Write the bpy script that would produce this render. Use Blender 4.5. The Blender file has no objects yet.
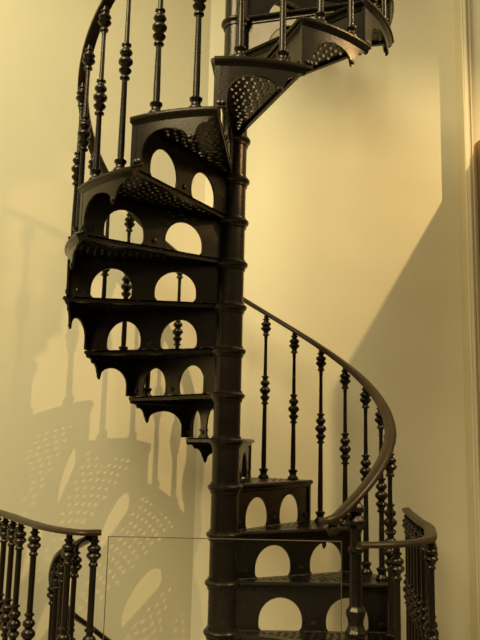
import bpy, math, random
from math import sin, cos, pi, radians as R_
from mathutils import Vector, Matrix
random.seed(4)
C = bpy.context.scene.collection

# ------------------------------------------------------------------ helpers
class MB:
    def __init__(s): s.v = []; s.f = []
    def vert(s, p): s.v.append(tuple(p)); return len(s.v)-1
    def face(s, *i): s.f.append(tuple(i))
    def grid(s, rows, closed_u=False, closed_v=False, cap=False):
        """rows: list of lists of points, skinned together"""
        n = len(rows[0]); b = len(s.v)
        for r in rows:
            for q in r: s.v.append(tuple(q))
        m = len(rows)
        for i in range(m if closed_v else m-1):
            for j in range(n if closed_u else n-1):
                a = b+i*n+j; c = b+i*n+(j+1) % n
                d = b+((i+1) % m)*n+(j+1) % n; e = b+((i+1) % m)*n+j
                s.f.append((a, c, d, e))
        if cap:
            s.f.append(tuple(b+j for j in range(n))[::-1])
            s.f.append(tuple(b+(m-1)*n+j for j in range(n)))
    def box(s, x0, x1, y0, y1, z0, z1):
        s.grid([[(x0,y0,z0),(x1,y0,z0),(x1,y1,z0),(x0,y1,z0)],
                [(x0,y0,z1),(x1,y0,z1),(x1,y1,z1),(x0,y1,z1)]], closed_u=True, cap=True)
    def lathe(s, prof, seg=14, c=(0,0,0)):
        rows = [[(c[0]+r*cos(2*pi*k/seg), c[1]+r*sin(2*pi*k/seg), c[2]+z) for k in range(seg)] for r, z in prof]
        s.grid(rows, closed_u=True, cap=True)
    def build(s, name, mat, parent=None, smooth=True, angle=35):
        me = bpy.data.meshes.new(name); me.from_pydata(s.v, [], s.f); me.update()
        o = bpy.data.objects.new(name, me); C.objects.link(o)
        me.materials.append(mat)
        import bmesh
        bm = bmesh.new(); bm.from_mesh(me)
        bmesh.ops.recalc_face_normals(bm, faces=bm.faces)
        bm.to_mesh(me); bm.free()
        if smooth:
            me.polygons.foreach_set('use_smooth', [True]*len(me.polygons))
            me.set_sharp_from_angle(angle=R_(angle))
        if parent: o.parent = parent
        return o

def empty(name, loc, label, cat, group=None):
    o = bpy.data.objects.new(name, None); C.objects.link(o); o.location = loc
    o.empty_display_size = .1
    o['label'] = label; o['category'] = cat
    if group: o['group'] = group
    return o
def copy_to(src, parent, loc=None, rz=None):
    c = src.copy(); C.objects.link(c); c.parent = parent
    if loc is not None: c.location = loc
    if rz is not None: c.rotation_euler = (0, 0, rz)
    return c
def sweep(mb, pts, prof, ups=None, cap=True):
    """prof: (side, up) pairs around the section, carried along pts"""
    rows = []
    n = len(pts)
    for i, p in enumerate(pts):
        p = Vector(p)
        t = (Vector(pts[min(i+1, n-1)])-Vector(pts[max(i-1, 0)])).normalized()
        up = Vector((0,0,1)); s = t.cross(up).normalized(); u = s.cross(t).normalized()
        rows.append([p+s*a+u*b for a, b in prof])
    mb.grid(rows, closed_u=True, cap=cap)
def smooth_path(ctrl, n=10):
    P = [Vector(c) for c in ctrl]; P = [P[0]*2-P[1]]+P+[P[-1]*2-P[-2]]
    out = []
    for i in range(1, len(P)-2):
        a, b, c, d = P[i-1:i+3]
        for k in range(n):
            t = k/n
            out.append(.5*((2*b)+(c-a)*t+(2*a-5*b+4*c-d)*t*t+(3*b-a-3*c+d)*t**3))
    out.append(P[-2]); return out

# ------------------------------------------------------------------ materials
def new_mat(name):
    m = bpy.data.materials.new(name); m.use_nodes = True
    nt = m.node_tree; b = nt.nodes['Principled BSDF']
    return m, nt, b
def iron(name, col, rough, bump=.25, metal=.35):
    m, nt, b = new_mat(name); L = nt.links.new; N = nt.nodes.new
    tc = N('ShaderNodeTexCoord')
    n1 = N('ShaderNodeTexNoise'); n1.inputs['Scale'].default_value = 9; n1.inputs['Detail'].default_value = 6
    n2 = N('ShaderNodeTexNoise'); n2.inputs['Scale'].default_value = 160; n2.inputs['Detail'].default_value = 3
    L(tc.outputs['Object'], n1.inputs['Vector']); L(tc.outputs['Object'], n2.inputs['Vector'])
    cr = N('ShaderNodeValToRGB')
    cr.color_ramp.elements[0].position = .35; cr.color_ramp.elements[1].position = .7
    cr.color_ramp.elements[0].color = (*[c*.75 for c in col], 1); cr.color_ramp.elements[1].color = (*[c*1.35 for c in col], 1)
    L(n1.outputs['Fac'], cr.inputs['Fac']); L(cr.outputs['Color'], b.inputs['Base Color'])
    mr = N('ShaderNodeMapRange'); mr.inputs['To Min'].default_value = rough-.07; mr.inputs['To Max'].default_value = rough+.12
    L(n1.outputs['Fac'], mr.inputs['Value']); L(mr.outputs['Result'], b.inputs['Roughness'])
    bp = N('ShaderNodeBump'); bp.inputs['Strength'].default_value = bump; bp.inputs['Distance'].default_value = .002
    L(n2.outputs['Fac'], bp.inputs['Height']); L(bp.outputs['Normal'], b.inputs['Normal'])
    b.inputs['Metallic'].default_value = metal
    b.inputs['Specular IOR Level'].default_value = .38
    b.inputs['Specular Tint'].default_value = (1, .80, .54, 1)
    return m
def paint(name, col, var=.04, rough=.6, scale=1.5):
    m, nt, b = new_mat(name); L = nt.links.new; N = nt.nodes.new
    tc = N('ShaderNodeTexCoord')
    n1 = N('ShaderNodeTexNoise'); n1.inputs['Scale'].default_value = scale; n1.inputs['Detail'].default_value = 5
    L(tc.outputs['Object'], n1.inputs['Vector'])
    cr = N('ShaderNodeValToRGB')
    cr.color_ramp.elements[0].position = .3; cr.color_ramp.elements[1].position = .75
    cr.color_ramp.elements[0].color = (*[c*(1-var) for c in col], 1); cr.color_ramp.elements[1].color = (*[c*(1+var) for c in col], 1)
    L(n1.outputs['Fac'], cr.inputs['Fac']); L(cr.outputs['Color'], b.inputs['Base Color'])
    b.inputs['Roughness'].default_value = rough
    n2 = N('ShaderNodeTexNoise'); n2.inputs['Scale'].default_value = 90
    L(tc.outputs['Object'], n2.inputs['Vector'])
    bp = N('ShaderNodeBump'); bp.inputs['Strength'].default_value = .06; bp.inputs['Distance'].default_value = .003
    L(n2.outputs['Fac'], bp.inputs['Height']); L(bp.outputs['Normal'], b.inputs['Normal'])
    return m
M_IRON = iron('black_cast_iron', (.0045, .0033, .0020), .24, .35, 0)
M_RAIL = iron('bronzed_handrail', (.024, .015, .008), .33, .1, .2)
M_WALL = paint('cream_wall_paint', (.73, .64, .40))
M_TRIM = paint('cream_gloss_paint', (.72, .62, .38), .02, .4)
M_BROWN = paint('brown_panel', (.34, .19, .075), .15, .5)
M_FLOOR = paint('stone_floor', (.30, .24, .17), .2, .45, 4)
m, nt, b = new_mat('clear_acrylic')
b.inputs['Base Color'].default_value = (.97, .98, .95, 1); b.inputs['Roughness'].default_value = .02
b.inputs['Transmission Weight'].default_value = 1; b.inputs['IOR'].default_value = 1.18
M_GLASS = m
M_EDGE = paint('tinted_cut_edge', (.10, .085, .04), .1, .3)

# ------------------------------------------------------------------ stair dimensions
H = .2; HT = .2015; DZ = .003; D = R_(26.343); A0 = R_(-25.209); RP = .0605; RO = .748
K0, K1 = -3, 17
def ang(a): return A0+a*D
FLOOR = K0*HT+DZ

stair = empty('spiral_staircase', (0, 0, FLOOR), 'black cast iron spiral staircase winding up around a central column', 'staircase')
def LZ(z): return z-FLOOR      # local height under the staircase empty

# ---- tread plate, pierced with small round holes
def tread_mesh():
    m = MB()
    def P(r, t, z): return (r*cos(t), r*sin(t), z)
    T = .010
    def slab(r0, r1, ta0, ta1, tb0, tb1, n):
        """annular strip, angle limits (a at r0, b at r1)"""
        for z, fl in ((0, 0), (-T, 1)):
            m.grid([[P(r0, ta0+(ta1-ta0)*k/n, z) for k in range(n+1)], [P(r1, tb0+(tb1-tb0)*k/n, z) for k in range(n+1)]])
    def lo(r): return -.022/r
    def hi(r): return D+.006/r
    slab(.056, .105, -.15, D+.06, lo(.105), hi(.105), 8)
    rows = 19; ra, rb = .105, .699
    for i in range(rows):
        r0 = ra+(rb-ra)*i/rows; r1 = ra+(rb-ra)*(i+1)/rows; rm = (r0+r1)/2
        s0, s1 = .012/rm, D-.014/rm
        arc = (s1-s0)*rm; n = max(1, int(arc/.031))
        if i % 2 and n > 1: hw = (s1-s0)/n/2; s0 += hw; s1 -= hw; n -= 1
        slab(r0, r1, lo(r0), s0, lo(r1), s0, 1)
        slab(r0, r1, s1, hi(r0), s1, hi(r1), 1)
        for j in range(n):
            t0 = s0+(s1-s0)*j/n; t1 = s0+(s1-s0)*(j+1)/n; tm = (t0+t1)/2
            outer = [(r0,t0),(r0,tm),(r0,t1),(rm,t1),(r1,t1),(r1,tm),(r1,t0),(rm,t0)]
            hr = .0112
            inner = []
            for r, t in outer:
                dx, dy = (r-rm), (t-tm)*rm; L = math.hypot(dx, dy)
                inner.append((rm+dx/L*hr, tm+dy/L*hr/rm))
            it = []; ib = []; ot = []; ob = []
            for k in range(8):
                ot.append(m.vert(P(*outer[k], 0))); it.append(m.vert(P(*inner[k], 0)))
                ob.append(m.vert(P(*outer[k], -T))); ib.append(m.vert(P(*inner[k], -T)))
            for k in range(8):
                l = (k+1) % 8
                m.face(ot[k], ot[l], it[l], it[k]); m.face(ob[k], ib[k], ib[l], ob[l])
                m.face(it[k], it[l], ib[l], ib[k])
    # moulded outer rim
    prof = [(.699,0),(.742,.001),(RO,-.005),(RO,-.012),(.741,-.017),(.738,-.024),(.733,-.034),(.722,-.036),(.718,-.030),(.718,-T),(.699,-T)]
    n = 14
    m.grid([[P(r, -.012/RO+(D+.018/RO)*k/n, z) for r, z in prof] for k in range(n+1)], closed_u=True, cap=True)
    # rounded front nosing
    npf = [(-.022,.001),(-.027,-.003),(-.029,-.010),(-.026,-.017),(-.016,-.020),(-.012,-.026),(-.004,-.026),(-.004,-.0005),(-.012,.001)]
    rows = []
    for k in range(9):
        r = .060+(.728-.060)*k/8
        rows.append([(r, y, z) for y, z in npf])
    m.grid(rows, closed_u=True, cap=True)
    # rear flange
    e = D
    rows = []
    for k in range(2):
        r = .060+(.730-.060)*k
        rows.append([(r*cos(e)-w*sin(e), r*sin(e)+w*cos(e), z) for w, z in ((-.012,-.0075),(-.012,-.022),(.004,-.022),(.004,-.0075))])
    m.grid(rows, closed_u=True, cap=True)
    return m

def plate(m, cols, fn, th):
    """cols: (u, zb0, zb1) bottom heights at u from left and right pieces; fn(u,z,w)"""
    n = len(cols)
    for w in (0, th):
        for i in range(n-1):
            u0, _, b0, t0 = cols[i]; u1, b1, _, t1 = cols[i+1]
            a = [m.vert(fn(u0,b0,w)), m.vert(fn(u1,b1,w)), m.vert(fn(u1,t1,w)), m.vert(fn(u0,t0,w))]
            m.face(*a)
    edge = []
    for u, bl, br, t in cols:
        if abs(bl-br) > 1e-6: edge += [(u, bl), (u, br)]
        else: edge.append((u, bl))
    first = (cols[0][0], cols[0][3]); last = (cols[-1][0], cols[-1][3])
    edge = [first]+edge+[last]
    m.grid([[fn(u,z,0) for u, z in edge], [fn(u,z,th) for u, z in edge]])
    top = [(c[0], c[3]) for c in cols]
    m.grid([[fn(u,z,0) for u, z in top], [fn(u,z,th) for u, z in top]])

def disc(m, c, ax, r, th, seg=12):
    """little stud, axis y or radial handled by ax = (vector)"""
    ax = Vector(ax).normalized(); s = ax.orthogonal().normalized(); u = ax.cross(s); c = Vector(c)
    rows = []
    for rr, d in ((r, -th/2), (r, th/2*.5), (r*.6, th/2), (r*.01, th/2*1.1)):
        rows.append([c+ax*d+(s*cos(2*pi*k/seg)+u*sin(2*pi*k/seg))*rr for k in range(seg)])
    m.grid(rows, closed_u=True, cap=True)

def riser_mesh():
    m = MB()
    top, bot = -.020, -H
    holes = [(.157, .343, .134), (.446, .628, .136)]
    cols = [(.055, bot, bot, top)]
    for a, b_, hh in holes:
        c = (a+b_)/2; w = (b_-a)/2
        # pointed-round arch with straight jambs
        hb = bot+.040
        cols.append((a, bot, hb, top))
        for k in range(1, 16):
            x = -cos(pi*k/16)
            z = hb+(hh-.040)*math.sqrt(max(0, 1-abs(x)**2.0))
            cols.append((c+w*x, z, z, top))
        cols.append((b_, hb, bot, top))
    cols.append((.731, bot, bot, top))
    plate(m, cols, lambda u, z, w: (u, w-.004, z), .008)
    # flared feet and studs at the foot of each leg
    for x in (.146, .353, .436, .640):
        sgn = -1 if x in (.146, .436) else 1
        m.grid([[(x, y, bot), (x-sgn*.022, y, bot), (x-sgn*.012, y, bot+.012), (x-sgn*.010, y, bot+.030), (x, y, bot+.046)] for y in (-.005, .005)], closed_u=True, cap=True)
    for x in (.395, .685, .105): disc(m, (x, -.006, bot+.026), (0, -1, 0), .014, .012)
    for x in (.395, .685): disc(m, (x, .006, bot+.026), (0, 1, 0), .012, .012)
    # top moulding under the nosing
    m.grid([[(r, y, z) for y, z in ((-.004,-.020),(-.010,-.024),(-.010,-.032),(-.004,-.038),(.004,-.030),(.004,-.020))] for r in (.06, .731)], closed_u=True, cap=True)
    # strengthening fillet up the outer edge
    m.grid([[(x, y, z) for x, y in ((.716,-.012),(.733,-.012),(.733,.012),(.716,.012))] for z in (bot, top)], closed_u=True, cap=True)
    return m

def bracket_mesh():
    """curved outer string below the tread: leg, arch, pendant drop"""
    m = MB(); top = -.010
    pts = [(0, -H, None)]
    pts.append((.115, -H, -.150))
    c, w = .395, .28
    for k in range(1, 20):
        x = -cos(pi*k/20)
        lowz = -.150 if x < 0 else -.108
        z = -.066+(lowz+.066)*(1-math.sqrt(max(0, 1-x*x)))
        pts.append((c+w*x, z, None))
    for s, z in ((.680,-.112),(.692,-.126),(.708,-.131),(.724,-.126),(.734,-.112),(.750,-.104),(.765,-.096),(.775,-.082),(.800,-.068),(.835,-.058),(.870,-.054),(.885,-.058),(.900,-.052),(.915,-.042),(.95,-.036),(1.0,-.034)):
        pts.append((s, z, None))
    cols = [(s*D, z, z if z2 is None else z2, top) for s, z, z2 in pts]
    plate(m, cols, lambda u, z, w_: ((.722+w_)*cos(u), (.722+w_)*sin(u), z), .010)
    # leg scroll at foot
    for s in (.03, .075):
        t = s*D; disc(m, (.733*cos(t), .733*sin(t), -H+.018), (cos(t), sin(t), 0), .010, .008)
    t = .708*D; disc(m, (.731*cos(t), .731*sin(t), -.112), (cos(t), sin(t), 0), .011, .010)
    return m

treads = []
for k in range(K0, K1+1):
    loc = (0, 0, LZ(k*HT+DZ)); rz = ang(k)
    if not treads:
        t = tread_mesh().build('tread', M_IRON, stair, angle=30); t.location = loc; t.rotation_euler = (0,0,rz)
        r = riser_mesh().build('riser', M_IRON, t, angle=30)
        s = bracket_mesh().build('side_bracket', M_IRON, t, angle=30)
        protos = (t, r, s)
    else:
        t = copy_to(protos[0], stair, loc, rz)
        if k > K0: copy_to(protos[1], t, (0,0,0), 0)
        copy_to(protos[2], t, (0,0,0), 0)
    treads.append(t)
# the lowest riser stands on the floor, so cut nothing: tread -3 is level with the landing
for ch in list(treads[0].children): bpy.data.objects.remove(ch)
treads[0]['label'] = 'lowest tread, level with the landing'

# ---- column with a collar at every tread
mb = MB(); top = 4.38
mb.lathe([(RP, 0), (RP, LZ(top)), (RP*1.4, LZ(top)+.02), (RP*1.4, LZ(top)+.04)], 40)
pole = mb.build('central_column', M_IRON, stair)
mb = MB()
mb.lathe([(.058,-.030),(.066,-.030),(.067,-.018),(.073,-.014),(.0775,-.007),(.0775,.001),(.073,.007),(.066,.010),(.0655,.018),(.058,.019)], 40)
col0 = mb.build('collar', M_IRON, pole)
col0.location = (0, 0, .031)
for k in range(K0+1, K1+2): copy_to(col0, pole, (0, 0, LZ(k*H)-.002))

# ---- balusters
RB = .713; CR = .736      # rail height above the stepless slope
KNOT = [(0,.0105),(.004,.018),(.010,.018),(.014,.012),(.022,.0125),(.031,.020),(.040,.0235),(.047,.019),(.052,.012),
        (.059,.016),(.070,.0255),(.082,.0262),(.092,.018),(.098,.012),(.106,.019),(.115,.0235),(.125,.020),(.132,.012),
        (.142,.012),(.146,.018),(.152,.018),(.157,.009)]
CAP = [(.1135,.009),(.110,.016),(.103,.0165),(.097,.0115),(.088,.0135),(.079,.0225),(.071,.0262),(.065,.023),(.060,.0165),(.053,.022),(.046,.0245),(.039,.021),
       (.033,.0125),(.026,.012),(.023,.0175),(.018,.0175),(.015,.011),(0,.011)]
def baluster_prof(L, k=1.0, stem=.0085, low=.0135):
    """foot, flared lower stem, three-bead knot, slim stem, double-bead cap"""
    p = [(.025*k,0),(.026*k,.006),(.022*k,.014),(.016*k,.020),(.0165*k,.034),(.022*k,.040),(.022*k,.048),(low*.95,.054),(low,.10)]
    c = L-.486
    if c > .12: p += [(low*.8, c-.004)]+[(max(r*k, stem), c+z) for z, r in KNOT]
    p += [(stem, L-.15)]+[(max(r*k, stem), L-z) for z, r in CAP]
    return p
bal = {}
for k in range(K0, K1+1):
    for f in (.25, .75):
        if k < 0: continue
        L = f*H+CR-.012
        t = ang(k+f); loc = (RB*cos(t), RB*sin(t), LZ(k*HT+DZ))
        if f not in bal:
            mb = MB(); mb.lathe(baluster_prof(L, 1.12), 14)
            o = mb.build('baluster', M_IRON, stair, angle=50); o.location = loc; bal[f] = o
        else: copy_to(bal[f], stair, loc)

# ---- handrail helix, ending in a volute over the newel
RAILP = [(-.025,-.004),(-.023,-.011),(-.012,-.013),(.012,-.013),(.023,-.011),(.025,-.004),(.024,.003),(.018,.009),(.008,.012),(-.008,.012),(-.018,.009),(-.024,.003)]
pts = []
def rail_r(a): return RB if a > .5 else RB-.026*(.5-a)
a = K1+.9
while a > -.95:
    t = ang(a); r = rail_r(a); pts.append((r*cos(t), r*sin(t), LZ(a*HT+CR+DZ))); a -= .1
t = ang(-.95); r = rail_r(-.95)
base = Vector((r*cos(t), r*sin(t), LZ(-.95*HT+CR+DZ)))
e = Vector((sin(t), -cos(t), 0)); inn = Vector((-cos(t), -sin(t), 0))
for fx, fy, fz in ((.022,.001,-.013),(.040,.010,-.024),(.050,.026,-.032),(.046,.044,-.036)):
    pts.append(base+e*fx+inn*fy+Vector((0,0,fz)))
mb = MB(); sweep(mb, pts, RAILP)
rail = mb.build('handrail', M_RAIL, stair, angle=60); rail['label'] = 'bronze-brown handrail'
c = base+e*.024+inn*.022+Vector((0,0,.004))
mb = MB(); mb.lathe([(.0,-.062),(.012,-.056),(.020,-.046),(.024,-.036),(.022,-.025),(.015,-.018),(.026,-.014),(.030,-.006),(.026,.004),(.014,.010),(.002,.012)], 18, c+Vector((0,0,-.036)))
mb.build('volute_boss', M_RAIL, rail)

# ---- newel post
NA = -.71; NT = ang(NA); nx, ny = rail_r(NA)*cos(NT), rail_r(NA)*sin(NT)
NL = NA*HT+CR+HT-.014
def newel_prof(L):
    return [(.048,0),(.048,.05),(.040,.06),(.034,.075),(.034,.30),(.038,.305),(.040,.315),(.034,.325),(.028,.34),(.030,.36),(.036,.375),(.036,.39),(.028,.40),
            (.024,.41),(.0225,.60),(.022,L-.19),(.030,L-.182),(.031,L-.170),(.022,L-.162),(.020,L-.12),(.024,L-.10),(.036,L-.085),(.038,L-.07),(.028,L-.055),(.022,L-.048),(.034,L-.036),(.036,L-.022),(.024,L-.012),(.018,L)]
mb = MB(); mb.lathe(newel_prof(NL), 8)
nw = mb.build('newel_post', M_IRON, stair, angle=25); nw.location = (nx, ny, LZ(-HT+DZ))
nw['label'] = 'thick eight-sided post at the foot of the handrail'

# ------------------------------------------------------------------ guard railings on the landing
GZ = .456
def guard(name, label, ctrl, spots, end_curl=None):
    root = empty(name, (ctrl[0][0], ctrl[0][1], FLOOR), label, 'railing', 'guard railings on the landing')
    ox, oy = ctrl[0]
    path = smooth_path([(x-ox, y-oy, GZ-.012-FLOOR) for x, y in ctrl], 10)
    mb = MB(); sweep(mb, path, [(s*1.0, u*.85) for s, u in RAILP])
    hr = mb.build('handrail', M_RAIL, root, angle=60); hr['label'] = 'bronze-brown handrail'
    L = GZ-.024-FLOOR
    # arc-length placement
    acc = [0]
    for i in range(1, len(path)): acc.append(acc[-1]+(path[i]-path[i-1]).length)
    proto = None
    for s in spots:
        d = s*acc[-1]
        i = max(j for j in range(len(acc)) if acc[j] <= d+1e-9); i = min(i, len(path)-2)
        u = (d-acc[i])/max(1e-6, acc[i+1]-acc[i]); q = path[i].lerp(path[i+1], u)
        if proto is None:
            mb = MB(); mb.lathe(baluster_prof(L, 1.1, .0125, .0145), 14)
            proto = mb.build('baluster', M_IRON, root, angle=50); proto.location = (q.x, q.y, 0)
        else: copy_to(proto, root, (q.x, q.y, 0))
    return root, path
left, lp = guard('guard_railing', 'curved iron guard railing left of the clear screen, at the photo left edge',
    [(-.465,-.43),(-.53,-.45),(-.61,-.40),(-.70,-.305),(-.767,-.207),(-.845,-.09),(-.92,.04),(-1.0,.17),(-1.09,.31)],
    (.02, .125, .40, .575, .70, .82, .94))
# descending rail that curls away from its end
ox, oy = -.465, -.43
ctrl = [(-.50,-.43,.425),(-.570,-.345,.385),(-.64,-.22,.34),(-.69,-.09,.29),(-.735,.06,.20),(-.745,.20,.09),(-.71,.33,-.01),(-.62,.42,-.10),(-.50,.47,-.20),(-.36,.49,-.30)]
mb = MB(); sweep(mb, smooth_path([(x-ox, y-oy, z-FLOOR) for x, y, z in ctrl], 8), RAILP)
mb.build('lower_handrail', M_IRON, left, angle=60)
for i in (1, 2, 3, 4, 5, 6, 7):
    x, y, z = ctrl[i]; L = z-.01-FLOOR
    if L < .5: continue
    mb = MB(); mb.lathe(baluster_prof(L, 1.1, .0105, .0135), 14)
    o = mb.build('baluster', M_IRON, left, angle=50); o.location = (x-ox, y-oy, 0)
right, rp_ = guard('guard_railing', 'iron guard railing with a sharp bend, right of the thick stair foot post',
    [(.475,-.63),(.55,-.615),(.632,-.579),(.722,-.50),(.780,-.41),(.820,-.30),(.858,-.15),(.90,.03),(.924,.267),(.96,.53),(.997,.80),(1.02,.93)],
    (.085, .27, .34, .41, .49, .57, .65, .73, .81, .89, .97))

# ------------------------------------------------------------------ clear screen across the foot of the stair
gl = empty('glass_screen', (0, -.80, FLOOR), 'clear frameless screen standing across the foot of the staircase', 'screen')
mb = MB(); mb.box(-.377, .386, -.003, .003, .012, .474-FLOOR)
pane = mb.build('pane', M_GLASS, gl, smooth=False)
mb = MB(); zt = .474-FLOOR
mb.box(-.378, .387, -.0035, .0035, zt, zt+.002); mb.box(-.379, -.377, -.0035, .0035, .012, zt+.002); mb.box(.386, .388, -.0035, .0035, .012, zt+.002)
o = mb.build('edge', M_EDGE, pane, smooth=False); o['label'] = 'dark cut edge of the clear pane'
for x in (-.25, .26):
    mb = MB(); mb.box(x-.04, x+.04, -.03, -.0035, 0, .06); mb.box(x-.04, x+.04, .0035, .03, 0, .06); mb.box(x-.04, x+.04, -.0035, .0035, 0, .011)
    mb.build('clamp', M_IRON, gl, smooth=False)

# ------------------------------------------------------------------ room
def struct(name, mb, mat, smooth=False):
    o = mb.build(name, mat, None, smooth); o['kind'] = 'structure'; return o
CX, CY = -.17, 1.0
WT = 5.6
dl = Vector((-.86, -.511, 0)).normalized(); nl = Vector((dl.y, -dl.x, 0))   # left wall runs along dl
if nl.y < 0: nl = -nl
def wall_seg(a, b, n, z0=FLOOR, z1=WT, th=.15):
    m = MB(); q = [a, b, b+n*th, a+n*th]
    m.grid([[(p.x,p.y,z0) for p in q], [(p.x,p.y,z1) for p in q]], closed_u=True, cap=True); return m
c0 = Vector((CX, CY, 0))
struct('wall_left', wall_seg(c0, c0+dl*3.6, nl), M_WALL)
struct('wall_back', wall_seg(c0, Vector((5.2, CY, 0)), Vector((0,1,0))), M_WALL)
mb = MB(); mb.box(1.387, 1.415, .868, 1.0, FLOOR, WT); mb.box(1.415, 1.462, .93, 1.0, FLOOR, WT)
mb.grid([[(x,y,z) for x, y in ((1.384,.875),(1.384,.862),(1.391,.860),(1.396,.868))] for z in (FLOOR, WT)], closed_u=True, cap=True)
mb.grid([[(x,y,z) for x, y in ((1.446,.93),(1.450,.921),(1.457,.921),(1.462,.93))] for z in (FLOOR, WT)], closed_u=True, cap=True)
struct('trim_1', mb, M_TRIM)
a = Vector((1.50, .995, 0)); d = Vector((.19, -1, 0)).normalized(); n = Vector((1, .19, 0)).normalized()
struct('wall_right', wall_seg(a, a+d*1.05, n, FLOOR, 2.66, .12), M_BROWN)
mb = MB(); mb.box(-6, 6, -6, 1.2, FLOOR-.2, FLOOR); struct('floor', mb, M_FLOOR)

mb = MB(); mb.box(-3.3, 1.15, -.95, 1.0, 4.42, 4.56); struct('sky_block_slab', mb, M_WALL)  # unseen slab added to keep bright sky out of the tread holes

# ------------------------------------------------------------------ light
def spot(name, loc, to, power, col, size, blend=.5, ang_=70):
    l = bpy.data.lights.new(name, 'SPOT'); l.energy = power; l.color = col; l.shadow_soft_size = size
    l.spot_size = R_(ang_); l.spot_blend = blend
    o = bpy.data.objects.new(name, l); C.objects.link(o); o.location = loc
    o.rotation_euler = (Vector(to)-Vector(loc)).to_track_quat('-Z', 'Y').to_euler()
def area(name, loc, to, power, col, sx, sy):
    l = bpy.data.lights.new(name, 'AREA'); l.energy = power; l.color = col; l.shape = 'RECTANGLE'; l.size = sx; l.size_y = sy
    o = bpy.data.objects.new(name, l); C.objects.link(o); o.location = loc
    o.rotation_euler = (Vector(to)-Vector(loc)).to_track_quat('-Z', 'Y').to_euler()
KL = Vector((2.88, -1.17, 4.36))
spot('key_spotlight', KL, KL+Vector((-.50,.45,-.76)), 480, (1, .74, .40), .025, .95, 58)
spot('second_spotlight', (3.2, -.87, 3.6), (.45, -.45, 2.5), 200, (1, .66, .28), .09, .8, 26)
area('fill_light', (-2.3, -3.4, 5.2), (.1, .8, 1.2), 370, (1, .92, .63), 2.6, 2.6)  # broad fill added to brighten the walls; no known source stands there
w = bpy.data.worlds.new('world'); bpy.context.scene.world = w; w.use_nodes = True
nt = w.node_tree; bg = nt.nodes['Background']; bg.inputs['Strength'].default_value = 1.0
tc = nt.nodes.new('ShaderNodeTexCoord'); sx = nt.nodes.new('ShaderNodeSeparateXYZ'); cr = nt.nodes.new('ShaderNodeValToRGB')
mr = nt.nodes.new('ShaderNodeMapRange'); mr.inputs['From Min'].default_value = -1; mr.inputs['From Max'].default_value = 1
nt.links.new(tc.outputs['Generated'], sx.inputs[0]); nt.links.new(sx.outputs['Z'], mr.inputs['Value']); nt.links.new(mr.outputs['Result'], cr.inputs['Fac'])
nt.links.new(cr.outputs['Color'], bg.inputs['Color'])
els = cr.color_ramp.elements
els[0].position = .0; els[0].color = (.05, .038, .02, 1); els[1].position = 1; els[1].color = (1.15, 1.05, .72, 1)
for p_, c_ in ((.45, (.07, .056, .032, 1)), (.62, (.22, .19, .12, 1)), (.78, (.8, .72, .48, 1))):
    q = els.new(p_); q.color = c_

# ------------------------------------------------------------------ camera
cam = bpy.data.cameras.new('camera'); co = bpy.data.objects.new('camera', cam); C.objects.link(co)
cam.sensor_fit = 'VERTICAL'; cam.sensor_height = 36; cam.lens = 36*737.6/640; cam.clip_start = .05
pit, yaw, roll = R_(9.512), R_(-.824), R_(-1.364)
def unp(xx, uu):
    x = cos(roll)*xx+sin(roll)*uu; u = -sin(roll)*xx+cos(roll)*uu
    y = cos(pit)-sin(pit)*u; z = sin(pit)+cos(pit)*u
    return Vector((cos(yaw)*x-sin(yaw)*y, sin(yaw)*x+cos(yaw)*y, z))
F = unp(0, 0); RV = unp(1, 0)-F; UV = unp(0, 1)-F
co.matrix_world = Matrix(((RV.x,UV.x,-F.x,0),(RV.y,UV.y,-F.y,-3.31),(RV.z,UV.z,-F.z,.785),(0,0,0,1)))
S = bpy.context.scene; S.camera = co
S.view_settings.view_transform = 'Standard'; S.view_settings.look = 'None'; S.view_settings.gamma = 1
S.view_settings.exposure = 0; S.view_settings.use_curve_mapping = False
